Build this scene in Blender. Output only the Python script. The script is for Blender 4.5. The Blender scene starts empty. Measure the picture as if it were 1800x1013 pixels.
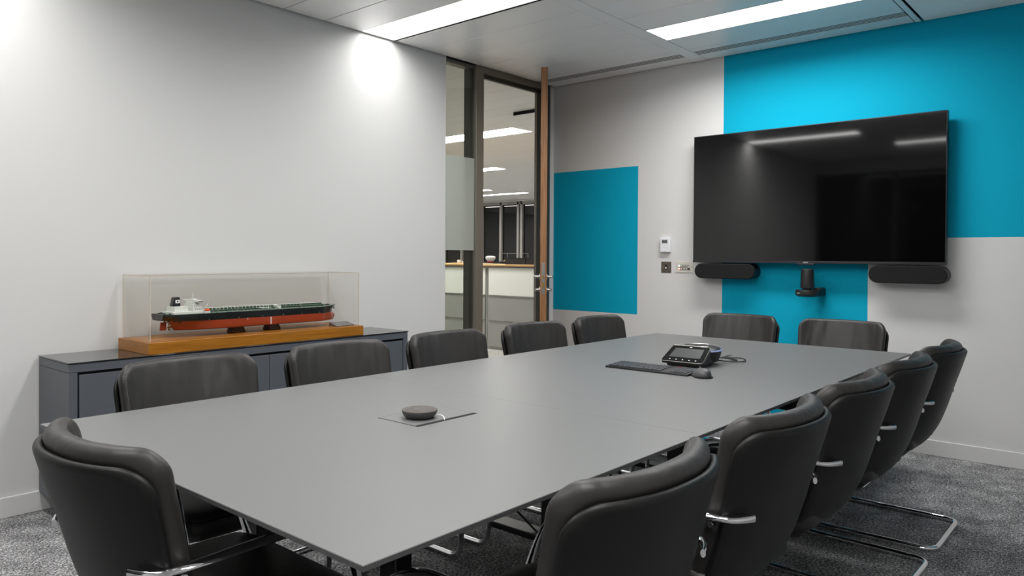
import bpy, bmesh, math, random
from mathutils import Vector, Matrix, noise
random.seed(7)
C = bpy.context.scene.collection
PI = math.pi

# ---------------------------------------------------------------- camera
TH, FPX, PITCH, ROLL, CYP = 0.71055508, 1309.8895, -0.01180722, 0.00585094, 465.428
CAMZ = 1.2213534
cam = bpy.data.cameras.new('camera'); cam_o = bpy.data.objects.new('camera', cam); C.objects.link(cam_o)
Fv = Vector((math.cos(TH)*math.cos(PITCH), math.sin(TH)*math.cos(PITCH), math.sin(PITCH)))
Rv = Vector((math.sin(TH), -math.cos(TH), 0)); Uv = Rv.cross(Fv)
R2 = Rv*math.cos(ROLL)+Uv*math.sin(ROLL); U2 = -Rv*math.sin(ROLL)+Uv*math.cos(ROLL)
m = Matrix.Identity(4)
for i in range(3):
    m[i][0] = R2[i]; m[i][1] = U2[i]; m[i][2] = -Fv[i]
m[2][3] = CAMZ
cam_o.matrix_world = m
cam.sensor_width = 36.0; cam.lens = FPX/1800*36.0
cam.shift_y = -(506.5-CYP)/1800
cam.clip_start = 0.02; cam.clip_end = 100
bpy.context.scene.camera = cam_o
vs = bpy.context.scene.view_settings
vs.view_transform = 'Standard'; vs.look = 'None'; vs.gamma = 1.0; vs.use_curve_mapping = False
vs.exposure = 1.24
w = bpy.data.worlds.new('night'); bpy.context.scene.world = w; w.use_nodes = True
w.node_tree.nodes['Background'].inputs[0].default_value = (0.02, 0.025, 0.035, 1)
w.node_tree.nodes['Background'].inputs[1].default_value = 0.3
ROOM_LIGHT = 3.2       # glow of the room's light diffusers
LAMP_W = 11.8          # watts of the lamp inside each ceiling light
LAMP_SPREAD = 165      # degrees, the diffusers throw their light downwards
OFFICE_LIGHT = 11.0     # emission of the open office's ceiling lights

# ---------------------------------------------------------------- materials
def s2l(c):
    return tuple(((x/255)/12.92 if x/255 <= .04045 else ((x/255+.055)/1.055)**2.4) for x in c)
def mat(name, col, rough=.5, metal=0., spec=.5, lin=False, coat=0., emit=None, es=0.):
    M = bpy.data.materials.new(name); M.use_nodes = True
    b = M.node_tree.nodes['Principled BSDF']
    c = col if lin else s2l(col)
    b.inputs['Base Color'].default_value = (*c, 1)
    b.inputs['Roughness'].default_value = rough
    b.inputs['Metallic'].default_value = metal
    b.inputs['Specular IOR Level'].default_value = spec
    if coat: b.inputs['Coat Weight'].default_value = coat; b.inputs['Coat Roughness'].default_value = .05
    if emit: b.inputs['Emission Color'].default_value = (*emit, 1); b.inputs['Emission Strength'].default_value = es
    return M
def nodes(M): return M.node_tree.nodes, M.node_tree.links, M.node_tree.nodes['Principled BSDF']
def add_bump(M, scale=(1,1,1), nscale=200, strength=.1, dist=.001, detail=4):
    N, L, b = nodes(M)
    tc = N.new('ShaderNodeTexCoord'); mp = N.new('ShaderNodeMapping'); mp.inputs['Scale'].default_value = scale
    nz = N.new('ShaderNodeTexNoise'); nz.inputs['Scale'].default_value = nscale; nz.inputs['Detail'].default_value = detail
    bp = N.new('ShaderNodeBump'); bp.inputs['Strength'].default_value = strength; bp.inputs['Distance'].default_value = dist
    L.new(tc.outputs['Object'], mp.inputs['Vector']); L.new(mp.outputs[0], nz.inputs['Vector'])
    L.new(nz.outputs[0], bp.inputs['Height'])
    if b.inputs['Normal'].is_linked:
        L.new(b.inputs['Normal'].links[0].from_socket, bp.inputs['Normal'])
    L.new(bp.outputs[0], b.inputs['Normal'])
    return M
def vary(M, c1, c2, scale=(1,1,1), nscale=3, detail=6, lo=.3, hi=.7, rot=(0,0,0)):
    N, L, b = nodes(M)
    tc = N.new('ShaderNodeTexCoord'); mp = N.new('ShaderNodeMapping'); mp.inputs['Scale'].default_value = scale; mp.inputs['Rotation'].default_value = rot
    nz = N.new('ShaderNodeTexNoise'); nz.inputs['Scale'].default_value = nscale; nz.inputs['Detail'].default_value = detail
    cr = N.new('ShaderNodeValToRGB'); cr.color_ramp.elements[0].position = lo; cr.color_ramp.elements[1].position = hi
    cr.color_ramp.elements[0].color = (*s2l(c1), 1); cr.color_ramp.elements[1].color = (*s2l(c2), 1)
    L.new(tc.outputs['Object'], mp.inputs['Vector']); L.new(mp.outputs[0], nz.inputs['Vector'])
    L.new(nz.outputs[0], cr.inputs[0]); L.new(cr.outputs[0], b.inputs['Base Color'])
    return M
M = {}
M['wall'] = add_bump(mat('white_wall_paint', (215,215,214), .85, spec=.2), nscale=350, strength=.06)
M['blue'] = add_bump(mat('cyan_wall_paint', (0,164,197), .85, spec=.2), nscale=350, strength=.06)
M['base'] = mat('baseboard_white', (218,218,217), .45)
M['ceil'] = mat('ceiling_metal_white', (249,249,248), .32, spec=.8)
M['plaster'] = mat('ceiling_plaster', (249,249,248), .9, spec=.2)
M['ceil_line'] = mat('ceiling_joint', (90,90,90), .8)
M['dark'] = mat('dark_void', (10,10,11), .9)
M['diff'] = mat('light_diffuser', (255,255,255), .5, emit=(1,.985,.965), es=ROOM_LIGHT)
M['diff_soft'] = mat('light_diffuser_dimmed', (255,255,255), .5, emit=(1,.985,.965), es=.48)
M['diff2'] = mat('office_diffuser', (255,255,255), .5, emit=(1,.97,.93), es=OFFICE_LIGHT)
M['frame'] = mat('bronze_frame', (128,124,115), .45, .3)
M['frame_d'] = mat('dark_frame', (78,80,77), .4, .3)
M['tabletop'] = add_bump(mat('grey_laminate', (107,108,108), .42), nscale=900, strength=.03)
M['table_edge'] = mat('table_edge', (84,84,85), .35)
M['black'] = mat('black_metal', (22,22,23), .4, .2)
M['chrome'] = mat('chrome', (225,225,228), .07, 1.0)
M['steel'] = mat('brushed_steel', (190,188,184), .28, 1.0)
M['leather'] = mat('black_leather', (36,35,34), .42, spec=.4)
add_bump(M['leather'], nscale=900, strength=.12, dist=.0006)
M['shell'] = add_bump(mat('shell_leather', (20,20,20), .46, spec=.28), nscale=900, strength=.1, dist=.0006)
M['stitch'] = mat('stitching', (88,86,84), .7)
# soft creases on the cushion face
M['cushion'] = mat('creased_leather', (46,44,43), .46, spec=.4)
add_bump(M['cushion'], nscale=900, strength=.12, dist=.0006)
add_bump(M['cushion'], scale=(9,9,1.6), nscale=1.7, strength=.4, dist=.016, detail=2)
M['cabinet'] = mat('slate_lacquer', (88,93,100), .42)
M['cab_dark'] = mat('cabinet_shadow_gap', (16,17,20), .6)
M['glass_black'] = mat('black_glass', (38,39,41), .06, spec=.7)
M['screen'] = mat('tv_screen', (6,6,7), .05, spec=.7)
M['bezel'] = mat('tv_bezel', (70,70,74), .3, .8)
M['plastic_b'] = mat('black_plastic', (24,24,25), .4)
M['plastic_g'] = mat('grey_plastic', (70,70,72), .45)
M['plastic_w'] = mat('white_plastic', (232,233,238), .4)
M['trim_g'] = mat('trim_metal', (150,146,140), .35, 1.0)
M['gloss_b'] = mat('gloss_black_plastic', (10,10,11), .12)
M['fabric'] = add_bump(mat('speaker_fabric', (34,34,35), .95, spec=.2), nscale=1500, strength=.5, dist=.001)
M['puck_fabric'] = vary(add_bump(mat('puck_fabric', (110,104,100), .9), nscale=1200, strength=.4), (58,55,53), (108,103,99), nscale=700)
M['pale'] = mat('off_white_plate', (214,210,201), .4)
M['brown_metal'] = mat('bronze_plate', (112,104,92), .35, .7)
M['off_white'] = mat('lateral_file_white', (226,228,220), .4)
M['file_grey'] = mat('lateral_file_grey', (150,151,146), .4)
M['cloth_white'] = mat('white_stuff', (225,222,216), .6)
M['red'] = mat('red_plastic', (170,50,50), .5)
M['hull_red'] = mat('hull_red', (158,66,38), .28, coat=.3)
M['hull_black'] = mat('hull_black', (26,29,32), .28, coat=.3)
M['ship_white'] = mat('ship_white', (218,222,218), .5)
M['ship_green'] = mat('deck_green', (74,100,84), .6)
M['orange'] = mat('lifeboat_orange', (232,92,32), .45)
M['brass'] = mat('brass', (205,160,60), .25, 1.0)
M['cradle'] = mat('dark_brown_cradle', (74,50,40), .35)
M['mark_white'] = mat('painted_white_mark', (235,235,235), .5)
M['plaque'] = vary(mat('grey_plaque', (135,135,135), .35, .6), (112,112,112), (150,150,150), nscale=90)
M['led_red'] = mat('red_button', (255,120,110), .5, emit=(1,.15,.12), es=2.5)
M['led_green'] = mat('green_button', (190,255,215), .5, emit=(.75,1,.85), es=1.2)
M['lcd'] = mat('lcd_display', (92,94,92), .25)
M['lcd_d'] = mat('dark_display', (58,59,61), .35)
M['key'] = mat('key_plastic', (72,74,78), .4)
M['lightblue'] = mat('pale_blue_ring', (150,165,215), .25)
M['film'] = mat('frosted_film', (196,202,194), .45)
M['night'] = mat('night_glass', (5,6,7), .02, spec=.5)
M['window_frame'] = mat('window_frame_grey', (140,138,133), .5)
# film lets a little light through
N, L, b = nodes(M['film']); b.inputs['Transmission Weight'].default_value = .35
def wood(name, c1, c2, c3=None, ax=0, rough=.4):
    W_ = mat(name, c1, rough)
    N, L, b = nodes(W_)
    tc = N.new('ShaderNodeTexCoord'); mp = N.new('ShaderNodeMapping')
    sc = [60, 60, 60]; sc[ax] = 3.0; mp.inputs['Scale'].default_value = sc
    nz = N.new('ShaderNodeTexNoise'); nz.inputs['Scale'].default_value = 1.6; nz.inputs['Detail'].default_value = 8; nz.inputs['Distortion'].default_value = .6
    cr = N.new('ShaderNodeValToRGB')
    cr.color_ramp.elements[0].position = .3; cr.color_ramp.elements[1].position = .72
    cr.color_ramp.elements[0].color = (*s2l(c2), 1); cr.color_ramp.elements[1].color = (*s2l(c1), 1)
    L.new(tc.outputs['Object'], mp.inputs[0]); L.new(mp.outputs[0], nz.inputs['Vector']); L.new(nz.outputs[0], cr.inputs[0])
    L.new(cr.outputs[0], b.inputs['Base Color'])
    return W_
M['oak'] = wood('oak_veneer', (178,118,38), (142,88,22), ax=0, rough=.35)
M['oak_top'] = wood('oak_worktop', (206,168,112), (180,140,88), ax=1)
M['door_wood'] = wood('walnut_door', (166,120,80), (124,84,52), ax=2)
# carpet: flecked grey loop pile
def carpet(name, cols):
    K = mat(name, cols[1], .95, spec=.2)
    N, L, b = nodes(K)
    tc = N.new('ShaderNodeTexCoord')
    def noise(sc, n, d=3):
        mp = N.new('ShaderNodeMapping'); mp.inputs['Scale'].default_value = sc
        z = N.new('ShaderNodeTexNoise'); z.inputs['Scale'].default_value = n; z.inputs['Detail'].default_value = d
        L.new(tc.outputs['Object'], mp.inputs[0]); L.new(mp.outputs[0], z.inputs['Vector']); return z
    a = noise((1, 2.6, 1), 75); c = noise((2.6, 1, 1), 75); big = noise((1,1,1), 9, 2)
    mx = N.new('ShaderNodeMath'); mx.operation = 'ADD'; L.new(a.outputs[0], mx.inputs[0]); L.new(c.outputs[0], mx.inputs[1])
    m2 = N.new('ShaderNodeMath'); m2.operation = 'MULTIPLY_ADD'; L.new(big.outputs[0], m2.inputs[0]); m2.inputs[1].default_value = .35; L.new(mx.outputs[0], m2.inputs[2])
    mr = N.new('ShaderNodeMapRange'); mr.inputs['From Min'].default_value = .85; mr.inputs['From Max'].default_value = 1.5
    L.new(m2.outputs[0], mr.inputs[0])
    cr = N.new('ShaderNodeValToRGB')
    cr.color_ramp.elements[0].position = .1; cr.color_ramp.elements[0].color = (*s2l(cols[0]), 1)
    cr.color_ramp.elements[1].position = .9; cr.color_ramp.elements[1].color = (*s2l(cols[2]), 1)
    e = cr.color_ramp.elements.new(.5); e.color = (*s2l(cols[1]), 1)
    L.new(mr.outputs[0], cr.inputs[0]); L.new(cr.outputs[0], b.inputs['Base Color'])
    bp = N.new('ShaderNodeBump'); bp.inputs['Strength'].default_value = .8; bp.inputs['Distance'].default_value = .004
    L.new(mr.outputs[0], bp.inputs['Height']); L.new(bp.outputs[0], b.inputs['Normal'])
    return K
M['carpet'] = carpet('grey_carpet', [(58,58,59), (130,130,131), (222,222,223)])
M['carpet2'] = carpet('office_carpet', [(120,120,116), (165,165,160), (200,200,196)])
# clear glass: see-through with mirror-like glancing reflections
def clear(name, tint, fres=1.45, edge=None):
    G = bpy.data.materials.new(name); G.use_nodes = True
    N = G.node_tree.nodes; L = G.node_tree.links; N.clear()
    o = N.new('ShaderNodeOutputMaterial'); t = N.new('ShaderNodeBsdfTransparent'); t.inputs[0].default_value = (*tint, 1)
    g = N.new('ShaderNodeBsdfGlossy'); g.inputs['Roughness'].default_value = .02
    lw = N.new('ShaderNodeLayerWeight'); lw.inputs[0].default_value = .5
    pw_ = N.new('ShaderNodeMath'); pw_.operation = 'POWER'; pw_.inputs[1].default_value = 5; L.new(lw.outputs['Facing'], pw_.inputs[0])
    f = N.new('ShaderNodeMath'); f.operation = 'MULTIPLY_ADD'; f.inputs[1].default_value = .8; f.inputs[2].default_value = (fres-1)**2/(fres+1)**2; L.new(pw_.outputs[0], f.inputs[0])
    x = N.new('ShaderNodeMixShader'); L.new(f.outputs[0], x.inputs[0]); L.new(t.outputs[0], x.inputs[1]); L.new(g.outputs[0], x.inputs[2])
    L.new(x.outputs[0], o.inputs[0]); return G
M['acrylic'] = clear('clear_acrylic', (.985,.98,.97), 1.2)
M['acrylic_edge'] = mat('acrylic_edge', (232,222,208), .3); nodes(M['acrylic_edge'])[2].inputs['Transmission Weight'].default_value = .4
M['pane'] = clear('clear_pane', (.90,.92,.90), 1.4)

# ---------------------------------------------------------------- helpers
class MB:
    def __init__(s): s.v = []; s.f = []; s.mi = []
    def add(s, vs_, fs, mi=0):
        k = len(s.v); s.v += [tuple(x) for x in vs_]; s.f += [[i+k for i in f] for f in fs]; s.mi += [mi]*len(fs); return s
    def box(s, x0, x1, y0, y1, z0, z1, mi=0):
        v = [(x, y, z) for z in (z0, z1) for y in (y0, y1) for x in (x0, x1)]
        return s.add(v, [[0,2,3,1],[4,5,7,6],[0,1,5,4],[2,6,7,3],[0,4,6,2],[1,3,7,5]], mi)
    def grid(s, P, mi=0, close_u=False, close_v=False):
        nu = len(P); nv = len(P[0]); v = [q for r in P for q in r]; f = []
        for i in range(nu if close_u else nu-1):
            for j in range(nv if close_v else nv-1):
                a = i*nv+j; b_ = ((i+1) % nu)*nv+j; c = ((i+1) % nu)*nv+(j+1) % nv; d = i*nv+(j+1) % nv
                f.append([a, b_, c, d])
        return s.add(v, f, mi)
    def prism(s, pts, ax, a, b_, mi=0):
        """outline pts (2-D) extruded along axis ax from a to b_"""
        def p3(q, t):
            if ax == 0: return (t, q[0], q[1])
            if ax == 1: return (q[0], t, q[1])
            return (q[0], q[1], t)
        n = len(pts); v = [p3(q, a) for q in pts]+[p3(q, b_) for q in pts]
        f = [list(range(n))[::-1], list(range(n, 2*n))]+[[i, (i+1) % n, n+(i+1) % n, n+i] for i in range(n)]
        return s.add(v, f, mi)
    def lathe(s, prof, cx, cy, cz=0, n=40, mi=0, ax=2):
        """prof = [(r, h)] turned about a vertical (or x / y) axis"""
        P = []
        for r, h in prof:
            row = []
            for k in range(n):
                a = 2*PI*k/n; u, v_ = r*math.cos(a), r*math.sin(a)
                row.append((cx+u, cy+v_, cz+h) if ax == 2 else ((cx+h, cy+u, cz+v_) if ax == 0 else (cx+u, cy+h, cz+v_)))
            P.append(row)
        return s.grid(P, mi, close_v=True)
    def sweep(s, path, sec, side0=(1,0,0), n=16, mi=0, closed=False, cap=True):
        """sec(i) -> (half width along side, half thickness)"""
        path = [Vector(p) for p in path]; m_ = len(path); T = []
        for i in range(m_):
            if closed: t = path[(i+1) % m_]-path[i-1]
            else: t = path[min(i+1, m_-1)]-path[max(i-1, 0)]
            T.append(t.normalized())
        S = Vector(side0); S = (S-T[0]*S.dot(T[0])).normalized(); P = []
        for i in range(m_):
            S = (S-T[i]*S.dot(T[i])).normalized(); Q = T[i].cross(S); a_, b_ = sec(i)
            P.append([tuple(path[i]+S*(a_*math.cos(2*PI*k/n))+Q*(b_*math.sin(2*PI*k/n))) for k in range(n)])
        k0 = len(s.v); s.grid(P, mi, close_u=closed, close_v=True)
        if cap and not closed:
            s.f += [[k0+i for i in range(n)][::-1], [k0+(m_-1)*n+i for i in range(n)]]; s.mi += [mi, mi]
        return s
    def tube(s, path, r, n=10, mi=0, closed=False):
        p0 = Vector(path[0]); p1 = Vector(path[1]); d = (p1-p0).normalized()
        side = (0,0,1) if abs(d.z) < .9 else (1,0,0)
        return s.sweep(path, lambda i: (r, r), side, n, mi, closed)
    def xf(s, M4):
        s.v = [tuple(M4 @ Vector(q)) for q in s.v]; return s
    def build(s, name, mats, parent=None, smooth=False, bevel=0., bseg=2, angle=35, loc=None, sub=0):
        me = bpy.data.meshes.new(name); me.from_pydata(s.v, [], s.f)
        for q in (mats if isinstance(mats, (list, tuple)) else [mats]): me.materials.append(M[q])
        for p_, i in zip(me.polygons, s.mi): p_.material_index = i
        bm = bmesh.new(); bm.from_mesh(me)
        bmesh.ops.remove_doubles(bm, verts=bm.verts, dist=1e-6)
        bmesh.ops.recalc_face_normals(bm, faces=bm.faces); bm.to_mesh(me); bm.free()
        o = bpy.data.objects.new(name, me); C.objects.link(o)
        if parent: o.parent = parent
        if loc: o.location = loc
        if smooth or bevel:
            for p_ in me.polygons: p_.use_smooth = True
            me.set_sharp_from_angle(angle=math.radians(angle))
        if bevel:
            bv = o.modifiers.new('bevel', 'BEVEL'); bv.width = bevel; bv.segments = bseg; bv.limit_method = 'ANGLE'; bv.angle_limit = math.radians(40); bv.harden_normals = False
        if sub:
            sb = o.modifiers.new('sub', 'SUBSURF'); sb.levels = sub; sb.render_levels = sub
        return o
def rbox(x0, x1, y0, y1, z0, z1): return MB().box(x0, x1, y0, y1, z0, z1)
def thing(name, label, cat, loc=(0,0,0), rz=0, group=None):
    o = bpy.data.objects.new(name, None); C.objects.link(o); o.location = loc; o.rotation_euler = (0,0,rz)
    o.empty_display_size = .1
    return tag(o, label, cat, group)
def tag(o, label, cat, group=None):
    o['label'] = label; o['category'] = cat
    if group: o['group'] = group
    return o
def struct(o): o['kind'] = 'structure'; return o
def smooth_path(pts, n=8):
    """Catmull-Rom through pts"""
    P = [Vector(p) for p in pts]; P = [P[0]*2-P[1]]+P+[P[-1]*2-P[-2]]; out = []
    for i in range(1, len(P)-2):
        for k in range(n):
            t = k/n; a, b_, c, d = P[i-1], P[i], P[i+1], P[i+2]
            out.append(.5*((2*b_)+(c-a)*t+(2*a-5*b_+4*c-d)*t*t+(3*b_-a-3*c+d)*t**3))
    out.append(P[-2]); return out
def fillet(pts, r, n=6, closed=False):
    """poly line with rounded corners"""
    P = [Vector(p) for p in pts]; out = []; m_ = len(P)
    for i in range(m_):
        if not closed and i in (0, m_-1): out.append(P[i]); continue
        a, b_, c = P[i-1], P[i], P[(i+1) % m_]
        u = (a-b_); v = (c-b_); rr = min(r, u.length*.49, v.length*.49)
        p0 = b_+u.normalized()*rr; p1 = b_+v.normalized()*rr
        for k in range(n+1):
            t = k/n; out.append(p0*(1-t)**2+b_*2*t*(1-t)+p1*t*t)
    return out
def rrect(x0, x1, y0, y1, r, n=6):
    pts = []
    for cx, cy, a0 in ((x1-r, y1-r, 0), (x0+r, y1-r, 90), (x0+r, y0+r, 180), (x1-r, y0+r, 270)):
        for k in range(n+1):
            a = math.radians(a0+90*k/n); pts.append((cx+r*math.cos(a), cy+r*math.sin(a)))
    return pts
def text(name, body, size, mname, parent, Mx, ext=.0003):
    cu = bpy.data.curves.new(name, 'FONT'); cu.body = body; cu.size = size; cu.extrude = ext; cu.align_x = 'CENTER'; cu.align_y = 'CENTER'
    o = bpy.data.objects.new(name, cu); C.objects.link(o)
    dg = bpy.context.evaluated_depsgraph_get(); me = bpy.data.meshes.new_from_object(o.evaluated_get(dg))
    bpy.data.objects.remove(o); me.materials.clear(); me.materials.append(M[mname]); me.transform(Mx)
    q = bpy.data.objects.new(name, me); C.objects.link(q)
    if parent: q.parent = parent
    return q

# ---------------------------------------------------------------- the room
XB, YL, H, BZ = 5.2, 4.0, 2.7, .0954
XN, YR = -1.7, -1.5        # wall behind the camera and right-hand wall
WEND = 3.885               # where the solid left wall ends and the glazing starts
struct(MB().box(XN-.1, XB+.1, YR-.1, YL+.1, -.1, 0).build('floor', 'carpet'))
struct(MB().box(XN, WEND, YL, YL+.14, 0, H+.1).build('wall_left', 'wall'))
# back wall, painted with cyan blocks
ys = [YR, .0, 1.41, 2.42, 3.143, 3.995, YL+.03, YL+.14]; zs = [0, BZ, .755, 1.348, 1.95, H+.1]
bw = MB()
def blue(yc, zc):
    if 3.143 < yc < 3.995 and .755 < zc < 1.95: return 1
    if yc < 2.42 and zc > 1.348: return 1
    if 1.41 < yc < 2.42 and BZ < zc < 1.348: return 1
    return 0
for i in range(len(ys)-1):
    for j in range(len(zs)-1):
        q = [(XB, ys[i], zs[j]), (XB, ys[i+1], zs[j]), (XB, ys[i+1], zs[j+1]), (XB, ys[i], zs[j+1])]
        bw.add(q, [[0,3,2,1]], blue((ys[i]+ys[i+1])/2, (zs[j]+zs[j+1])/2))
y0, y1 = ys[0], ys[-1]
bw.add([(XB,y0,0),(XB,y1,0),(XB,y1,H+.1),(XB,y0,H+.1),(XB+.12,y0,0),(XB+.12,y1,0),(XB+.12,y1,H+.1),(XB+.12,y0,H+.1)],
       [[4,5,6,7],[0,1,5,4],[3,7,6,2],[0,4,7,3],[1,2,6,5]])
struct(bw.build('wall_back', ['wall', 'blue']))
struct(MB().box(XN, XB, YR-.12, YR, 0, H+.1).build('wall_right', 'wall'))
nw = MB().box(XN-.12, XN, YR, YL, 0, .35).box(XN-.12, XN, YR, YL, 2.5, H+.1).box(XN-.12, XN, YR, 1.75, .35, 2.5)
struct(nw.build('wall_near', 'wall'))
wn = MB().box(XN-.06, XN-.05, 1.75, YL, .35, 2.5)
wno = struct(wn.build('window_1', 'night'))
wf = MB()
for k in range(3):
    yy = 1.78+(YL-1.81)*k/2; wf.box(XN-.05, XN, yy-.03, yy+.03, .35, 2.5)
wf.build('window_frame', 'frame_d', wno)
# baseboards
for nm, a in (('baseboard_left', (XN, WEND, YL-.014, YL, 0, BZ)), ('baseboard_back', (XB-.014, XB, YR, YL-.014, 0, BZ)), ('baseboard_right', (XN, XB-.014, YR, YR+.014, 0, BZ))):
    struct(MB().box(*a).build(nm, 'base', bevel=.003))

# ---------------------------------------------------------------- ceiling: metal planks in bays with flat beams
BAY = [(2.64, YL-.012), (1.15, 2.54)]       # plank bays in y
LIGHTS = {0: [3.08, .695], 1: [4.268, 1.885, -.49]}
PW = .2925
g = .0026
cl = MB()
cl.box(XN, XB, YR, YL, H+.03, H+.1, 1)
tiles_x = [4.853-PW*k for k in range(0, 23)]
for bi, (ya, yb) in enumerate(BAY):
    for k in range(len(tiles_x)-1):
        xb_, xa_ = tiles_x[k], tiles_x[k+1]
        if any(abs((xa_+xb_)/2-(lx+.14)) < .1 for lx in LIGHTS[bi]): continue
        cl.box(max(xa_, XN)+g, xb_-g, ya+g, yb-g, H, H+.005, 0)
    cl.box(4.853+g, 4.93, ya+g, yb-g, H, H+.005, 0)       # strips either side of the slot vent
    cl.box(5.035, XB-.012, ya+g, yb-g, H, H+.005, 0)
cl.box(XN, XB-.008, 2.54, 2.64, H-.0015, H+.005, 0)       # flat beams between bays
cl.box(XN, XB-.008, 1.113, 1.15-g, H-.001, H+.005, 0)
cl.box(XN, XB-.006, YR, 1.098, H-.001, H+.005, 2)         # plasterboard side
struct(cl.build('ceiling', ['ceil', 'dark', 'plaster'], bevel=.0022, bseg=1))
def light(x0, x1, ya, yb, dm, label, z=H, grp=None, watts=None):
    t = thing('ceiling_light', label, 'ceiling light', ((x0+x1)/2, (ya+yb)/2, z), 0, grp)
    hx, hy = (x1-x0)/2, (yb-ya)/2
    fr = MB().box(-hx, -hx+.006, -hy, hy, -.0005, .02).box(hx-.006, hx, -hy, hy, -.0005, .02).box(-hx+.006, hx-.006, -hy, -hy+.006, -.0005, .02).box(-hx+.006, hx-.006, hy-.006, hy, -.0005, .02)
    fr.build('frame', 'ceil', t)
    MB().box(-hx+.006, hx-.006, -hy+.006, hy-.006, .002, .012).build('diffuser', dm, t)
    if dm != 'diff2':
        la = bpy.data.lights.new('lamp', 'AREA'); la.shape = 'RECTANGLE'; la.size = 2*hx-.016; la.size_y = 2*hy-.016
        la.energy = watts or LAMP_W; la.spread = math.radians(LAMP_SPREAD); la.color = (1,.985,.965)
        lo = bpy.data.objects.new('lamp', la); C.objects.link(lo); lo.parent = t; lo.location = (0, 0, .0005)
    return t
light(3.082, 3.369, 2.643, 3.985, 'diff_soft', 'recessed white ceiling light panel running out from the white side wall', watts=5.2)
light(4.27, 4.555, 1.153, 2.537, 'diff', 'recessed ceiling light panel in front of the wall screen, beyond the flat white beam')
for a, wh, wt in (((.697, .984, 2.643, 3.985), 'against the white side wall, left of the picture', 6.5), ((1.885, 2.172, 1.153, 2.537), 'over the middle of the table, above the picture', None), ((-.49, -.2, 1.153, 2.537), 'behind the camera', None)):
    light(*a, 'diff', 'recessed ceiling light panel '+wh, watts=wt)
for xa in (.69,):
    light(xa, xa+.287, -.35, .99, 'diff', 'recessed ceiling light panel over the right side of the room', z=H-.004)
# slot vents
for ya, yb, lab in ((2.643, YL-.02, 'black slotted ceiling air vent beside the wooden door'), (1.153, 2.537, 'black slotted ceiling air vent above the wall screen')):
    t = thing('slot_vent', lab, 'air vent', (4.982, (ya+yb)/2, H), 0)
    hy = (yb-ya)/2
    MB().box(-.051, .052, -hy, hy, .016, .024).build('backing', 'dark', t)
    fins = MB()
    for k in range(5):
        xx = -.048+k*.024; fins.box(xx-.0042, xx+.0042, -hy, hy, 0, .0015)
    fins.build('fin', 'ceil', t)

# ---------------------------------------------------------------- glazed screen and door frame
fr = MB()
fr.box(WEND, 4.205, YL+.02, YL+.09, 2.672, H)                  # head over side pane
fr.box(WEND, 4.205, YL+.02, YL+.09, 0, .05)
fr.box(4.168, 4.203, YL+.03, YL+.09, .05, 2.672, 1)
fr.box(4.203, 4.286, YL-.012, YL+.10, 0, H, 0)                  # post
fr.box(4.286, 5.055, YL-.012, YL+.10, 2.655, H, 0)                # door head
fr.box(4.286, 5.055, YL+.03, YL+.06, 2.625, 2.655, 1)
fr.box(5.0, 5.055, YL+.03, YL+.055, 0, 2.625, 0)
fr.box(5.055, 5.135, YL-.012, YL+.10, 0, H, 1)
struct(fr.build('door_2', ['frame', 'frame_d'], bevel=.002))
struct(MB().box(5.135, XB, YL, YL+.12, 0, H).build('trim_1', 'wall'))
pn = struct(MB().box(WEND, 4.2, YL+.012, YL+.02, .05, 2.672).build('window_2', 'pane'))
MB().box(WEND, 4.2, YL+.0075, YL+.0105, 1.262, 1.975).build('frosted_film', 'film', pn)
# door leaf, standing open
hx, hy = 5.027, YL-.032
dx, dy = 4.402-hx, 3.477-hy; LW = math.hypot(dx, dy); ang = math.atan2(dy, dx)
door = struct(bpy.data.objects.new('door_1', None)); C.objects.link(door)
door.location = (hx, hy, 0); door.rotation_euler = (0, 0, ang)
MB().box(0, LW, -.025, .025, .008, 2.64).build('leaf', 'door_wood', door, bevel=.002)
lp = MB().box(LW-.001, LW+.0015, -.012, .012, .93, 1.17).build('lock_plate', 'steel', door, bevel=.0008)
MB().box(LW+.0005, LW+.006, -.005, .005, 1.05, 1.075).box(LW+.0005, LW+.003, -.006, .006, .985, 1.02).build('latch_bolt', 'brass', lp)
for s in (-1, 1):
    hd = MB()
    hd.lathe([(0, .023), (.026, .023), (.026, .031), (.011, .033), (.0105, .062), (0, .062)], LW-.06, 0, 1.065, 24, ax=1)
    if s < 0: hd.xf(Matrix.Scale(-1, 4, (0,1,0)))
    hd.tube(fillet([(LW-.06, s*.045, 1.065), (LW-.06, s*.068, 1.065), (LW-.19, s*.068, 1.065)], .016), .0095, 12)
    hd.build('door_handle', 'steel', door, smooth=True)
    k = MB().lathe([(0, .023), (.024, .023), (.024, .031), (.012, .033), (.012, .05), (0, .05)], LW-.06, 0, .965, 24, ax=1)
    if s < 0: k.xf(Matrix.Scale(-1, 4, (0,1,0)))
    k.box(LW-.064, LW-.056, min(s*.05, s*.065), max(s*.05, s*.065), .955, .975)
    k.build('thumb_turn', 'steel', door, smooth=True)
for z in (.25, 1.4, 2.2):
    MB().lathe([(0, -.06), (.009, -.06), (.009, .06), (0, .06)], -.004, -.03, z, 12).build('hinge', 'frame_d', door, smooth=True)

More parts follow.
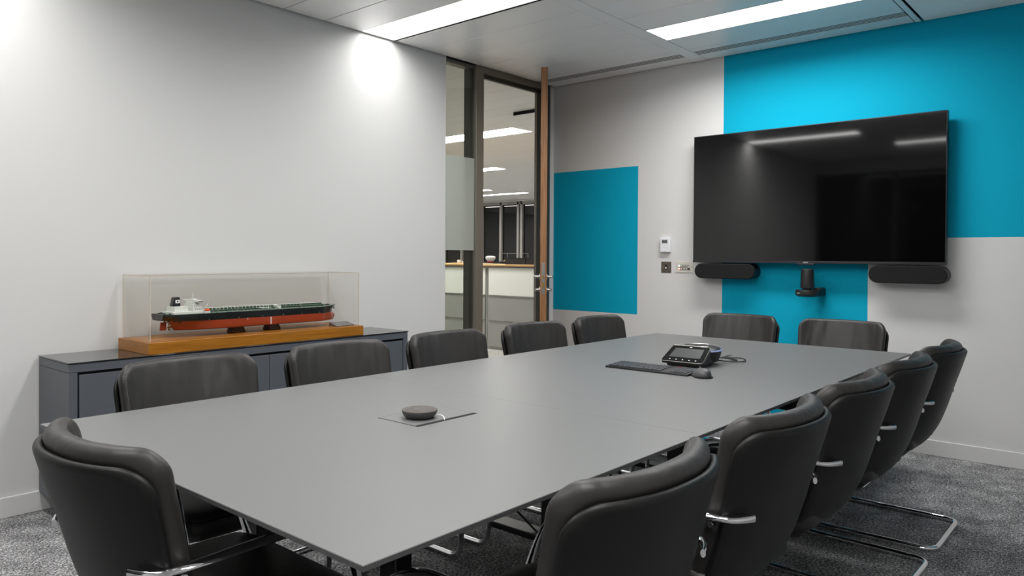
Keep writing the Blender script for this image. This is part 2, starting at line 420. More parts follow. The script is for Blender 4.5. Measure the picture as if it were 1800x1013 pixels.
# ---------------------------------------------------------------- conference table
TX0, TX1, TY0, TY1, TZ = .7213, 4.1564, .9211, 2.3709, .74
TC = (TY0+TY1)/2
tb = thing('conference_table', 'large grey rectangular conference table with thin chamfered edge', 'table', ((TX0+TX1)/2, TC, 0))
ox, oy = (TX0+TX1)/2, TC
seg = (TX1-TX0)/3
for k in range(3):
    a = TX0+seg*k+(.0004 if k else 0)-ox; b_ = TX0+seg*(k+1)-(.0004 if k < 2 else 0)-ox
    y0_, y1_ = TY0-oy, TY1-oy
    e0 = .035 if k == 0 else 0; e1 = .035 if k == 2 else 0
    c = .0012
    P = []
    for (ea, eb, ey, z) in ((c if k == 0 else 0, c if k == 2 else 0, c, TZ), (0, 0, 0, TZ-c), (0, 0, 0, TZ-.010), (e0, e1, .035, TZ-.024)):
        P.append([(a+ea, y0_+ey, z), (b_-eb, y0_+ey, z), (b_-eb, y1_-ey, z), (a+ea, y1_-ey, z)])
    q = MB().grid(P, 1, close_v=True)
    q.mi[0:4] = [0]*4
    q.add(P[0], [[0,1,2,3]], 0); q.add(P[3], [[3,2,1,0]], 1)
    q.build('tabletop', ['tabletop', 'table_edge'], tb)
for X_ in (1.15, 2.52, 3.80):
    x = X_-ox
    fb = MB().box(x-.045, x+.045, -.46, .66, .0, .028).build('foot_bar', 'black', tb, bevel=.004)
    for yy in (-.30, .30):
        MB().box(x-.025, x+.025, yy-.03, yy+.03, .03, TZ-.05).build('column', 'black', tb, bevel=.004)
    MB().box(x-.03, x+.03, -.55, .55, TZ-.05, TZ-.024).build('crossbar', 'black', tb)
for yy in (-.30, .30):
    MB().box(1.0-ox, 3.95-ox, yy-.02, yy+.02, TZ-.06, TZ-.024).build('rail', 'black', tb)
# the wide brush slot lies along the right-hand edge
def flap2(x0, x1, y0, y1):
    f = MB().box(x0-ox, x1-ox, y0-oy, y1-oy, TZ-.001, TZ+.0004).build('cable_port', 'dark', tb)
    MB().box(x0+.0025-ox, x1-.0025-ox, y0+.0155-oy, y1-.003-oy, TZ, TZ+.0009).build('port_lid', 'tabletop', f)
flap2(1.408, 1.652, 1.556, 1.731)
flap2(3.225, 3.469, 1.556, 1.731)

# ---------------------------------------------------------------- cantilever chairs
def prof_at(tbl, t):
    """tbl: list of (y,z), t in 0..1 along arc length"""
    L_ = [0]
    for i in range(1, len(tbl)): L_.append(L_[-1]+math.dist(tbl[i], tbl[i-1]))
    s = t*L_[-1]
    for i in range(1, len(tbl)):
        if s <= L_[i]+1e-9:
            k = (s-L_[i-1])/(L_[i]-L_[i-1]); return (tbl[i-1][0]+(tbl[i][0]-tbl[i-1][0])*k, tbl[i-1][1]+(tbl[i][1]-tbl[i-1][1])*k)
    return tbl[-1]
def curve2(pts, n=12): return [(p.x, p.y) for p in smooth_path([(a, b_, 0) for a, b_ in pts], n)]
BACK = curve2([(-.335,.827),(-.312,.75),(-.283,.66),(-.253,.56),(-.220,.475),(-.175,.405),(-.115,.362),(-.05,.345)])
BLEN = sum(math.dist(BACK[i], BACK[i+1]) for i in range(len(BACK)-1))
def wing(x, t):
    k = max(0, 1-.55*t)
    return .092*k*(abs(x)/.26)**2.3
def back_pt(x, t, off=0.):
    """surface of the chair back: lateral x, t from top (0) to bottom (1), off = distance towards the sitter"""
    def S(x, t):
        t2 = min(max(t, 0), 1); y, z = prof_at(BACK, t2)
        if t < 0:
            (ya, za), (yb, zb) = prof_at(BACK, 0), prof_at(BACK, .02); k = t/.02; y = ya+(yb-ya)*k; z = za+(zb-za)*k
        return Vector((x, y+wing(x, t2), z+.012*(abs(x)/.26)**2*(1-t2)*0))
    p = S(x, t); du = S(x+.002, t)-S(x-.002, t); dv = S(x, t+.01)-S(x, max(t-.01, -.04))
    n_ = du.cross(dv).normalized()
    if n_.y < 0: n_ = -n_
    n_ = Vector((n_.x*.15, n_.y, n_.z)).normalized()
    return p+n_*off
def rounded_rows(W0, W1, t0, t1, r, nrow=44):
    """rows (t, halfwidth) of a rounded rectangle running down the back"""
    L_ = (t1-t0)*BLEN; rows = []
    for i in range(nrow+1):
        a = i/nrow; s = L_*(.5-.5*math.cos(PI*a))
        W_ = W0+(W1-W0)*(s/L_)
        d = min(s, L_-s)
        if d < r: W_ -= r-math.sqrt(max(0, r*r-(r-d)**2))
        rows.append((t0+s/BLEN, W_, d))
    return rows
def pad(W0, W1, t0, t1, r, o0, o1, R, nlat=30, puff=0., crease=0.):
    """padded panel between offsets o0 (rear) and o1 (front), edges rolled with radius R"""
    rows = rounded_rows(W0, W1, t0, t1, r); A = []; B = []
    for t, W_, d in rows:
        ra = []; rb = []
        for j in range(nlat+1):
            x = -W_*math.cos(PI*j/nlat)
            # distance to the outline
            e = W_-abs(x); dd = min(e, d) if d > 0 else 0
            if e < r and d < r:  # corner
                cxx = (W0+(W1-W0)*((t-t0)/(t1-t0)))-r; ux = abs(x)-cxx; uz = r-d
                if ux > 0 and uz > 0: dd = max(0, r-math.hypot(ux, uz))
            f = math.sqrt(max(0, 1-(1-min(dd/R, 1))**2))
            mid = (o0+o1)/2; h_ = (o1-o0)/2
            pf = puff*min(1, dd/.08)
            if crease:   # soft vertical folds in the leather, strongest towards the top
                fo = noise.noise(Vector((x*17+1.2*t, 3.1, t*2.3+x*2)))+.5*noise.noise(Vector((x*38, 7.7, t*3.5)))
                pf += crease*fo*min(1, dd/.035)*max(0, 1-1.3*t)
            ra.append(tuple(back_pt(x, t, mid-h_*f))); rb.append(tuple(back_pt(x, t, mid+h_*f+pf)))
        A.append(ra); B.append(rb)
    q = MB(); q.grid(A); q.grid([list(reversed(r_)) for r_ in B]); return q
def outline_path(W0, W1, t0, t1, r, inset, off):
    rows = rounded_rows(W0-inset, W1-inset, t0+inset/BLEN, t1-inset/BLEN, max(r-inset, .01), 40)
    L_ = [back_pt(-W_, t, off) for t, W_, d in rows]; R_ = [back_pt(W_, t, off) for t, W_, d in rows]
    top = [back_pt(-rows[0][1]+2*rows[0][1]*k/20, rows[0][0], off) for k in range(1, 20)]
    return [tuple(v) for v in (L_[::-1]+top+R_)]
def make_chair(name):
    t = thing(name, '', 'chair')
    pad(.257, .233, .012, 1.0, .062, 0, .022, .011).build('back_shell', 'shell', t, smooth=True, angle=60)
    cu = pad(.253, .229, -.020, .80, .056, .023, .072, .020, nlat=64, puff=.003, crease=.0055).build('back_cushion', 'cushion', t, smooth=True, angle=60)
    st = MB()
    for off, ins in ((.0700, .0135), (.0640, .0065)):
        st.tube(outline_path(.253, .229, -.020, .80, .056, ins, off), .0011, 6)
    st.build('stitching', 'stitch', cu)
    # seat cushion
    def seat_grid(z_of, inset):
        P = []
        pts = rrect(-.243+inset, .243-inset, -.175+inset, .262-inset, .06-inset*.5, 8)
        return [(x, y, z_of) for x, y in pts]
    sc = MB(); rings = []
    for z, ins in ((.402, .02), (.404, .006), (.415, 0), (.445, 0), (.46, .003), (.468, .010), (.472, .025), (.474, .06), (.475, .12)):
        rings.append([(x, y, zz-.02*max(0, (y-.15)/.11)**2) for x, y, zz in seat_grid(z, ins)])
    sc.grid(rings, 0, close_v=True)
    sc.add(rings[-1], [list(range(len(rings[-1])))]); sc.add(rings[0], [list(range(len(rings[0])))[::-1]])
    s_ = sc.build('seat', 'leather', t, smooth=True, angle=60)
    pp = [(x, y, z-.02*max(0, (y-.15)/.11)**2) for x, y, z in seat_grid(.456, -.0005)]
    MB().tube(pp, .0022, 6, closed=True).build('piping', 'shell', s_, smooth=True)
    # hard under-shell carrying the seat
    us = MB(); rr = []
    for z, ins in ((.402, 0), (.385, .004), (.368, .02), (.36, .05)):
        rr.append([(x, y, z) for x, y in rrect(-.238+ins, .238-ins, -.15+ins, .245-ins, .05, 6)])
    us.grid(rr, 0, close_v=True); us.add(rr[-1], [list(range(len(rr[-1])))]); us.add(rr[0], [list(range(len(rr[0])))[::-1]])
    us.build('under_shell', 'shell', t, smooth=True, angle=50)
    # armrests: a flat polished band, tail wrapped behind the shell, front dropping to the tube
    for sgn in (-1, 1):
        key = [(.196,-.249,.618,.0055,.0090), (.222,-.238,.619,.0065,.0088), (.247,-.219,.620,.0085,.008), (.262,-.185,.622,.013,.0075), (.265,-.135,.624,.020,.007),
               (.266,-.05,.627,.0265,.006), (.266,.04,.629,.028,.0055), (.266,.105,.626,.027,.0055), (.264,.155,.606,.025,.0055), (.261,.196,.566,.022,.006), (.257,.228,.51,.018,.0075),
               (.250,.252,.44,.0145,.010), (.243,.264,.38,.0118,.0115)]
        pth = smooth_path([(k[0]*sgn, k[1], k[2]) for k in key], 6)
        def sec(i, key=key):
            u = min(i/6, len(key)-1.0001); a = int(u); f = u-a
            return (key[a][3]*(1-f)+key[a+1][3]*f, key[a][4]*(1-f)+key[a+1][4]*f)
        ar = MB().sweep(pth, sec, side0=(0,0,1) if False else (0,1,0), n=16)
        # orient: band lies flat along the arm
        ao = ar.build('armrest', 'chrome', t, smooth=True, angle=60)
        MB().lathe([(0,-.012),(.007,-.012),(.008,-.004),(.008,.004),(.006,.010),(0,.010)], sgn*.258, -.175, .606, 12, ax=0).build('fixing_bolt', 'chrome', ao, smooth=True)
    # cantilever tube on the floor
    z0 = .0125
    pth = fillet([(-.243,.264,.385), (-.237,.268,z0), (-.237,-.268,z0), (.237,-.268,z0), (.237,.268,z0), (.243,.264,.385)], .068, 10)
    MB().tube([tuple(p_) for p_ in pth], .0118, 14).build('cantilever_frame', 'chrome', t, smooth=True, angle=60)
    MB().tube([(-.24,.2,.372), (.24,.2,.372)], .010, 10).tube([(-.24,.2,.372), (-.243,.262,.40)], .009, 8).tube([(.24,.2,.372), (.243,.262,.40)], .009, 8).build('seat_brace', 'chrome', t, smooth=True)
    return t
def kids(o): return [c for c in C.objects if c.parent == o]
def dup(root):
    r = root.copy(); C.objects.link(r)
    for ch in kids(root):
        c = ch.copy(); C.objects.link(c); c.parent = r
        for g2 in kids(ch):
            d = g2.copy(); C.objects.link(d); d.parent = c
    return r
chair0 = make_chair('conference_chair'); used = [False]
def place(x, y, rz, label, grp):
    c = chair0 if not used[0] else dup(chair0)
    used[0] = True
    c.location = (x, y, 0); c.rotation_euler = (0, 0, math.radians(rz)); c['label'] = label; c['group'] = grp
G1, G2, G3 = 'chairs along the credenza side of the table', 'chairs along the open right side of the table', 'chairs at the table ends'
LS = [(1.25, 'nearest the camera, before the left end of the credenza'), (1.885, 'second from the camera, before the credenza'),
      (2.52, 'third from the camera, past the right end of the credenza'), (3.18, 'fourth from the camera, in front of the glass doorway'),
      (3.81, 'farthest from the camera, below the small cyan wall square')]
for x, lab in LS: place(x, 2.355, 180+random.uniform(-1,1), 'black leather chair, ship side, '+lab, G1)
RS = [(1.205, 'nearest the camera'), (1.865, 'second from the camera'), (2.485, 'third from the camera'),
      (3.105, 'fourth from the camera'), (3.70, 'farthest from the camera')]
for x, lab in RS: place(x, .937, random.uniform(-1,1), 'black leather chair seen from behind in the right row, '+lab, G2)
place(.84, 1.655, -90, 'black leather cantilever chair at the near end of the table, lower left corner', G3)
place(4.37, 2.01, 90, 'black leather chair at the far table end under the wall screen, the left one', G3)
place(4.37, 1.385, 90, 'black leather chair at the far table end under the wall screen, the right one', G3)

# ---------------------------------------------------------------- wall screen
SX, SY0, SY1, SZ0, SZ1 = 5.10, .945, 2.606, 1.181, 2.115
tv = thing('television', 'large flat black television mounted on the cyan and white wall', 'television', (SX, (SY0+SY1)/2, SZ0))
hw = (SY1-SY0)/2; hh = SZ1-SZ0
MB().box(.0, .045, -hw, hw, 0, hh).build('casing', 'bezel', tv, bevel=.003)
MB().box(-.0015, .002, -hw+.006, hw-.006, .018, hh-.006).build('screen', 'screen', tv)
MB().box(-.003, .002, -hw, hw, .0, .0135).build('lower_bezel', 'bezel', tv, bevel=.001)
Mt = Matrix(((0,0,1,0),(-1,0,0,0),(0,1,0,0),(0,0,0,1)))
def facing(y, z, x): # text matrix: faces -x, reads left to right from the room
    return Matrix(((0,0,-1,x),(-1,0,0,y),(0,1,0,z),(0,0,0,1)))
text('lettering', 'SONY', .012, 'mark_white', tv, facing(0, .0067, -.0034))
MB().box(-.006, .012, -.055, .055, -.010, 0).build('sensor_strip', 'plastic_b', tv, bevel=.002)
MB().box(.045, .097, -.35, .35, .25, .7).build('wall_bracket', 'black', tv)
# speakers below
for ya, yb, lab in ((2.128, 2.59, 'dark grey pill-shaped soundbar under the left corner of the television'), (.936, 1.38, 'dark grey pill-shaped soundbar under the right corner of the television')):
    cy = (ya+yb)/2; t = thing('soundbar', lab, 'speaker', (5.09, cy, 1.064), 0, 'soundbars under the television')
    h2 = (yb-ya)/2; outl = rrect(-h2, h2, 0, .110, .0549, 12)
    MB().prism(outl, 0, .008, .11).build('housing', 'plastic_b', t, smooth=True, angle=40)
    MB().prism(rrect(-h2+.002, h2-.002, .002, .108, .0529, 12), 0, 0, .012).build('fabric_grille', 'fabric', t, smooth=True, bevel=.004, angle=40)
# camera
cmr = thing('conference_camera', 'black conference camera on a small wall bracket below the television', 'camera', (5.06, 1.750, .962))
MB().lathe([(0,0),(.055,0),(.068,.006),(.0745,.012),(.0755,.038),(.073,.045),(.02,.048),(0,.048)], 0, 0, -.002, 40).build('base', 'plastic_b', cmr, smooth=True)
MB().lathe([(0,.043),(.03,.043),(.03,.055),(0,.055)], 0, 0, 0, 30).build('neck', 'black', cmr)
hd = MB().lathe([(0,.055),(.042,.055),(.0445,.058),(.0445,.066)], 0, 0, 0, 40, 1).lathe([(.0445,.066),(.0435,.09),(.0405,.165),(.038,.179),(.030,.184),(0,.184)], 0, 0, 0, 40, 0)
hd.build('head', ['plastic_g' if False else 'plastic_b', 'bezel'], cmr, smooth=True)
text('lettering', 'logitech', .009, 'mark_white', cmr, facing(.030, .024, -.0715))
MB().prism(rrect(-.076, -.030, .0, .058, .014), 0, .02, .138).build('bracket', 'black', cmr, bevel=.002)
# controls left of the screen
th = thing('thermostat', 'small white wall thermostat with grey display', 'thermostat', (5.2, 2.885, 1.256))
MB().box(-.026, 0, -.042, .042, 0, .115).build('housing', 'plastic_w', th, bevel=.004)
MB().box(-.0275, -.024, -.023, .024, .072, .096).build('display', 'lcd', th)
MB().box(-.0268, -.024, -.006, .006, .006, .008).build('vent_mark', 'plastic_g', th)
sw = thing('key_switch', 'bronze square wall switch plate below the white thermostat', 'switch', (5.2, 2.883, 1.097))
MB().box(-.004, 0, -.043, .043, 0, .086).build('plate', 'brown_metal', sw, bevel=.001)
MB().prism(rrect(-.010, .010, .027, .062, .006), 0, -.007, -.003).build('rocker_surround', 'black', sw)
MB().box(-.010, -.005, -.0055, .0055, .031, .045).build('rocker', 'plastic_w', sw, bevel=.001)
for s in (-1, 1): MB().lathe([(0,-.0055),(.0025,-.0055),(.003,-.003)], 0, s*.026, .043, 10, ax=0).build('screw', 'steel', sw)
cp = thing('control_panel', 'off-white wall panel with two rows of small buttons beside the television', 'control panel', (5.2, 2.727, 1.1))
MB().box(-.004, 0, -.073, .073, 0, .085).build('plate', 'pale', cp, bevel=.001)
for r_ in range(2):
    for k in range(4):
        yy = .042-k*.0205; zz = .052-r_*.022
        MB().box(-.0068, -.003, yy-.0085, yy+.0085, zz-.0085, zz+.0085).build('button_surround', 'plastic_g', cp)
        MB().box(-.0082, -.005, yy-.0062, yy+.0062, zz-.0062, zz+.0062).build('button', ('led_green' if r_ == 0 else 'led_red') if k == 0 else 'pale', cp, bevel=.001)
MB().lathe([(0,-.014),(.006,-.014),(.0075,-.003)], 0, -.040, .030, 16, ax=0).build('knob', 'black', cp, smooth=True)
MB().box(-.0055, -.003, -.0405, -.038, .046, .062).build('level_mark', 'black', cp)
for s in (-1, 1): MB().lathe([(0,-.0055),(.0025,-.0055),(.003,-.003)], 0, s*.064, .043, 10, ax=0).build('screw', 'black', cp)

# ---------------------------------------------------------------- credenza
CX0, CX1, CY0, CZ = 1.205, 3.172, 3.598, .7383
cr_ = thing('credenza', 'long slate grey credenza with black glass top against the white wall', 'cabinet', ((CX0+CX1)/2, 3.79, 0))
ox2, oy2 = (CX0+CX1)/2, 3.79
def cbox(x0, x1, y0, y1, z0, z1): return MB().box(x0-ox2, x1-ox2, y0-oy2, y1-oy2, z0, z1)
cbox(CX0, CX1, CY0, 3.984, CZ-.006, CZ).build('glass_top', 'glass_black', cr_, bevel=.001)
ca = cbox(CX0+.003, CX1-.003, CY0+.004, 3.984, CZ-.045, CZ-.008)
for a_, b2 in ((CX0+.003, CX0+.038), (CX1-.038, CX1-.003)): ca.box(a_-ox2, b2-ox2, CY0+.004-oy2, 3.984-oy2, .092, CZ-.0465)
ca.box(CX0+.04-ox2, CX1-.04-ox2, CY0+.004-oy2, 3.984-oy2, .092, .118)
ca.build('carcass', 'cabinet', cr_, bevel=.0015)
cbox(CX0+.036, CX1-.036, CY0+.024, 3.98, .11, CZ-.04).build('inner_case', 'cab_dark', cr_)
xs = [CX0+.046, 2.190, CX1-.044]
for k in range(2):
    cbox(xs[k]+(.0015 if k else 0), xs[k+1]-(.0015 if k == 0 else 0), CY0+.006, CY0+.024, .122, CZ-.058).build('door', 'cabinet', cr_, bevel=.0012)
cbox(CX0+.12, CX1-.12, CY0+.10, 3.96, 0, .093).build('plinth', 'cab_dark', cr_)

# ---------------------------------------------------------------- model ship on its display base
bx0, bx1, by0, by1 = 1.556, 2.825, 3.612, 3.965
bz0, bz1 = CZ, .795
db = thing('display_stand', 'oak veneered display base under the model ship on the credenza', 'display base', ((bx0+bx1)/2, (by0+by1)/2, bz0))
ox3, oy3 = (bx0+bx1)/2, (by0+by1)/2
MB().box(bx0-ox3, bx1-ox3, by0-oy3, by1-oy3, 0, bz1-bz0).build('plinth_block', 'oak', db, bevel=.0015)
gr = MB()
for (a, b2, c, d) in ((bx0+.010, bx1-.010, by0+.018, by0+.0205), (bx0+.010, bx1-.010, by1-.0205, by1-.018), (bx0+.010, bx0+.0125, by0+.018, by1-.018), (bx1-.0125, bx1-.010, by0+.018, by1-.018)):
    gr.box(a-ox3, b2-ox3, c-oy3, d-oy3, bz1-bz0-.001, bz1-bz0+.0006)
gr.build('groove', 'cradle', db)
cx0, cx1, cy0, cy1, cz1 = 1.574, 2.812, 3.640, 3.950, 1.112
dc = thing('display_case', 'clear acrylic box cover over the model ship', 'display case', ((cx0+cx1)/2, (cy0+cy1)/2, bz1+.0007))
hx3, hy3, hz3 = (cx1-cx0)/2, (cy1-cy0)/2, cz1-bz1-.0007
for nm, a in (('front_panel', (-hx3, hx3, -hy3, -hy3+.0012, 0, hz3)), ('rear_panel', (-hx3, hx3, hy3-.0012, hy3, 0, hz3)), ('side_panel', (-hx3, -hx3+.0012, -hy3+.0015, hy3-.0015, 0, hz3)),
              ('side_panel', (hx3-.0012, hx3, -hy3+.0015, hy3-.0015, 0, hz3)), ('top_panel', (-hx3, hx3, -hy3, hy3, hz3+.0001, hz3+.0013))):
    MB().box(*a).build(nm, 'acrylic', dc)
e = MB()
for sx in (-1, 1):
    for sy in (-1, 1): e.box(sx*hx3-.0016, sx*hx3+.0016, sy*hy3-.0016, sy*hy3+.0016, 0, hz3)
for sy in (-1, 1): e.box(-hx3, hx3, sy*hy3-.0014, sy*hy3+.0014, hz3-.001, hz3+.0025)
for sx in (-1, 1): e.box(sx*hx3-.0014, sx*hx3+.0014, -hy3, hy3, hz3-.001, hz3+.0025)
e.build('polished_edge', 'acrylic_edge', dc)
# plaque
pq = tag(MB().add([(0,0,0),(.13,0,0),(.13,.075,0),(0,.075,0),(0,0,.006),(.13,0,.006),(.13,.075,.022),(0,.075,.022)], [[0,3,2,1],[4,5,6,7],[0,1,5,4],[1,2,6,5],[2,3,7,6],[3,0,4,7]]).build('name_plaque', 'plaque', loc=(2.665, 3.66, bz1), bevel=.001), 'small grey engraved plaque on the oak base beside the ship bow', 'plaque')
# hull
SXA, SXB, SYC = 1.678, 2.742, 3.80
KZ, WLZ = .829, .8762
LN = SXB-SXA
def half_beam(u, v):
    """u 0 stern..1 bow, v 0 keel..1 deck"""
    B = .088
    st = min(1, (u/.16)) ; bow = min(1, (1-u)/.13)
    fd_s = (.74+.26*st**.6)                       # deck stays wide at stern
    fk_s = max(0, min(1, (u-.055)/.20))**.8       # keel narrow at stern
    fs = fk_s*(1-v)+fd_s*v if v < .62 else fd_s*(1-(1-v)*.12)
    if u < .075: fk_s = .62-.57*(u/.075)
    else: fk_s = max(fk_s, .05)
    fs = fk_s+(fd_s-fk_s)*min(1, (v/.62))**1.4
    fb = (max(bow, 0)**.5)*(v)+(max(bow, 0)**.75)*(1-v)
    bilge = (min(1, v/.16)*(2-min(1, v/.16)))**.5*.14+.86 if v < .16 else 1
    return B*fs*fb*(bilge if v > 0 else .80)
def deck_z(u): return .914+.007*max(0, (u-.86)/.14)**1.5+.003*max(0, (.1-u)/.1)**2
def keel_z(u):
    if u < .075: return KZ+.055*(1-(u/.075)**4)
    return KZ
def hull_x(u, v):
    x = SXA+LN*u
    if u > .9:
        k = (u-.9)/.1; x -= .030*k*(1-v)*0
        x -= .018*k*math.sin(PI*min(1, max(0, (v-.35)/.65)))  # rake between bulb and flare
        x += .012*k*v**4
    return x
ship = thing('model_ship', 'model oil tanker with black and red hull inside the clear case', 'model ship', ((SXA+SXB)/2, SYC, bz1))
ox4 = (SXA+SXB)/2; oy4 = SYC; oz4 = bz1
NU, vals = 60, [0,.03,.08,.16,.3,.45,.545,.565,.66,.76,.88,1]
def row(u):
    kz, dz = keel_z(u), deck_z(u); pts = []
    for v in vals[::-1]: pts.append((hull_x(u, v)-ox4, -half_beam(u, v), kz+(dz-kz)*v-oz4))
    for v in vals: pts.append((hull_x(u, v)-ox4, half_beam(u, v), kz+(dz-kz)*v-oz4))
    return pts
P = [row(i/NU) for i in range(NU+1)]
hb = MB().grid(P, 0); hb.add(P[0], [list(range(len(P[0])))], 0); hb.add(P[-1], [list(range(len(P[-1])))[::-1]], 0)
deck = [[r_[0], r_[-1]] for r_ in P]
hb.grid(deck, 2)
for i, f in enumerate(hb.f):
    zc = sum(hb.v[k][2] for k in f)/len(f)
    if hb.mi[i] == 0 and zc > WLZ-oz4: hb.mi[i] = 1
hull = hb.build('hull', ['hull_red', 'hull_black', 'ship_green'], ship, smooth=True, angle=40)
bulb = MB().sweep([(SXB-.055-ox4, 0, .852-oz4), (SXB-.03-ox4, 0, .852-oz4), (SXB-.012-ox4, 0, .853-oz4), (SXB+.001-ox4, 0, .854-oz4), (SXB+.007-ox4, 0, .855-oz4)], lambda i: [(.024,.024),(.023,.023),(.019,.020),(.011,.013),(.002,.003)][i], (0,1,0), 16)
bulb.build('bulbous_bow', 'hull_red', hull, smooth=True)
def sb(*a): # box in world coordinates for the ship
    x0, x1, y0, y1, z0, z1 = a; return MB().box(x0-ox4, x1-ox4, y0-oy4, y1-oy4, z0-oz4, z1-oz4)
def addb(q, *a):
    x0, x1, y0, y1, z0, z1 = a; return q.box(x0-ox4, x1-ox4, y0-oy4, y1-oy4, z0-oz4, z1-oz4)
rd = MB().prism([(1.690-ox4, .832-oz4), (1.722-ox4, .832-oz4), (1.724-ox4, .874-oz4), (1.694-ox4, .874-oz4)], 1, -.003, .003).build('rudder', 'hull_red', ship, bevel=.001)
MB().tube([(1.715-ox4, 0, .868-oz4), (1.713-ox4, 0, .893-oz4)], .004).build('rudder_stock', 'hull_red', rd)
pr = MB().tube([(1.760-ox4, 0, .847-oz4), (1.731-ox4, 0, .847-oz4)], .0045)
for k in range(4):
    a = k*PI/2+.4
    pr.add([(1.734-ox4, .003*math.sin(a), .847-oz4+.003*math.cos(a)), (1.731-ox4, .016*math.sin(a-.35), .847-oz4+.016*math.cos(a-.35)), (1.736-ox4, .018*math.sin(a), .847-oz4+.018*math.cos(a)), (1.742-ox4, .015*math.sin(a+.35), .847-oz4+.015*math.cos(a+.35))], [[0,1,2,3]])
pr.build('propeller', 'brass', ship, smooth=True)
# marks on the hull side nearest the room
mk = MB()
hw_ = .0885
addb(mk, 2.262, 2.2655, SYC-hw_-.0004, SYC-hw_+.001, .835, .874)
for k in range(7): addb(mk, 2.2595, 2.268, SYC-hw_-.0005, SYC-hw_+.001, .838+k*.0058, .8402+k*.0058)
addb(mk, 2.122, 2.1245, SYC-hw_-.0004, SYC-hw_+.001, .866, .878)
for xx in (1.905, 2.07, 2.21, 2.34, 2.46, 2.58): addb(mk, xx, xx+.003, SYC-hw_-.0004, SYC-hw_+.001, .8825, .885)
mk.build('draught_mark', 'mark_white', hull)
# superstructure
ss = MB()
dz0 = .914
addb(ss, 1.73, 1.90, SYC-.070, SYC+.070, dz0, dz0+.012)
addb(ss, 1.745, 1.815, SYC-.045, SYC+.045, dz0+.012, dz0+.038)
addb(ss, 1.835, 1.885, SYC-.060, SYC+.060, dz0+.012, dz0+.032)
addb(ss, 1.840, 1.880, SYC-.052, SYC+.052, dz0+.032, dz0+.046)
addb(ss, 1.845, 1.876, SYC-.045, SYC+.045, dz0+.046, dz0+.058)
addb(ss, 1.850, 1.878, SYC-.082, SYC+.082, dz0+.058, dz0+.068)
addb(ss, 1.852, 1.872, SYC-.026, SYC+.026, dz0+.068, dz0+.073)
sso = ss.build('superstructure', 'ship_white', ship, bevel=.0008, bseg=1)
wd = MB()
for z in (dz0+.020, dz0+.038, dz0+.051):
    for k in range(9): addb(wd, 1.8832-.004*(z > dz0+.03)-.004*(z > dz0+.045), 1.8856-.004*(z > dz0+.03)-.004*(z > dz0+.045), SYC-.042+k*.0105-.0018, SYC-.042+k*.0105+.0018, z, z+.004)
addb(wd, 1.8765, 1.8785, SYC-.045, SYC+.045, dz0+.061, dz0+.065)
for xx in (1.845, 1.855, 1.865, 1.875):
    addb(wd, xx, xx+.003, SYC-.0606, SYC-.0596, dz0+.019, dz0+.024)
addb(wd, 1.852, 1.876, SYC-.0826, SYC-.0816, dz0+.061, dz0+.0645)
wd.build('ship_window', 'hull_black', sso)
ms = MB()
def stube(q, pts, r=.0011): q.tube([(x-ox4, y-oy4, z-oz4) for x, y, z in pts], r, 6)
stube(ms, [(1.862, SYC, dz0+.072), (1.862, SYC, dz0+.112)], .0016)
stube(ms, [(1.862, SYC-.014, dz0+.096), (1.862, SYC+.014, dz0+.096)]); stube(ms, [(1.856, SYC-.01, dz0+.088), (1.870, SYC-.01, dz0+.088)])
stube(ms, [(1.855, SYC-.006, dz0+.073), (1.862, SYC, dz0+.102)], .0008); stube(ms, [(1.868, SYC+.006, dz0+.073), (1.862, SYC, dz0+.102)], .0008)
stube(ms, [(1.875, SYC-.04, dz0+.068), (1.875, SYC-.04, dz0+.086)]); stube(ms, [(1.848, SYC-.05, dz0+.068), (1.848, SYC-.05, dz0+.080)])
stube(ms, [(1.735, SYC-.05, dz0+.012), (1.735, SYC-.05, dz0+.038)], .0007)
stube(ms, [(1.892, SYC-.055, dz0+.012), (1.918, SYC-.055, dz0+.050)], .0016)
stube(ms, [(1.892, SYC+.055, dz0+.012), (1.918, SYC+.055, dz0+.050)], .0016)
stube(ms, [(2.675, SYC, dz0+.01), (2.675, SYC, dz0+.052)], .0012); stube(ms, [(2.670, SYC-.006, dz0+.048), (2.680, SYC+.006, dz0+.048)]); stube(ms, [(2.670, SYC-.006, dz0+.039), (2.680, SYC+.006, dz0+.039)])
ms.build('mast', 'ship_white', ship)
fn = MB(); a0, a1 = 1.748, 1.789; b0, b1 = 1.753, 1.787
zf0, zf1 = dz0+.038, dz0+.086
fn.add([(a0-ox4,-.020,zf0-oz4),(a1-ox4,-.020,zf0-oz4),(a1-ox4,.020,zf0-oz4),(a0-ox4,.020,zf0-oz4),(b0+.004-ox4,-.016,zf1-oz4),(b1-ox4,-.016,zf1-oz4),(b1-ox4,.016,zf1-oz4),(b0+.004-ox4,.016,zf1-oz4)],
       [[0,3,2,1],[4,5,6,7],[0,1,5,4],[1,2,6,5],[2,3,7,6],[3,0,4,7]])
fno = fn.build('funnel', 'hull_black', ship, bevel=.003)
fl = sb(1.762, 1.784, SYC-.0192, SYC-.0170, dz0+.055, dz0+.072).build('funnel_flag', 'mark_white', fno)
sb(1.7695, 1.7765, SYC-.0196, SYC-.0190, dz0+.060, dz0+.067).build('funnel_emblem', 'hull_black', fno)
lb = MB().sweep([(1.884-ox4, -.078, dz0+.018-oz4), (1.889-ox4, -.078, dz0+.0175-oz4), (1.900-ox4, -.078, dz0+.017-oz4), (1.911-ox4, -.078, dz0+.0175-oz4), (1.916-ox4, -.078, dz0+.018-oz4)], lambda i: [(.001,.001),(.005,.0055),(.0065,.007),(.005,.0055),(.001,.001)][i], (0,1,0), 12)
lb.build('lifeboat', 'orange', ship, smooth=True)
sb(1.885, 1.915, SYC-.083, SYC-.070, dz0, dz0+.0115).build('lifeboat_davit', 'ship_white', ship)
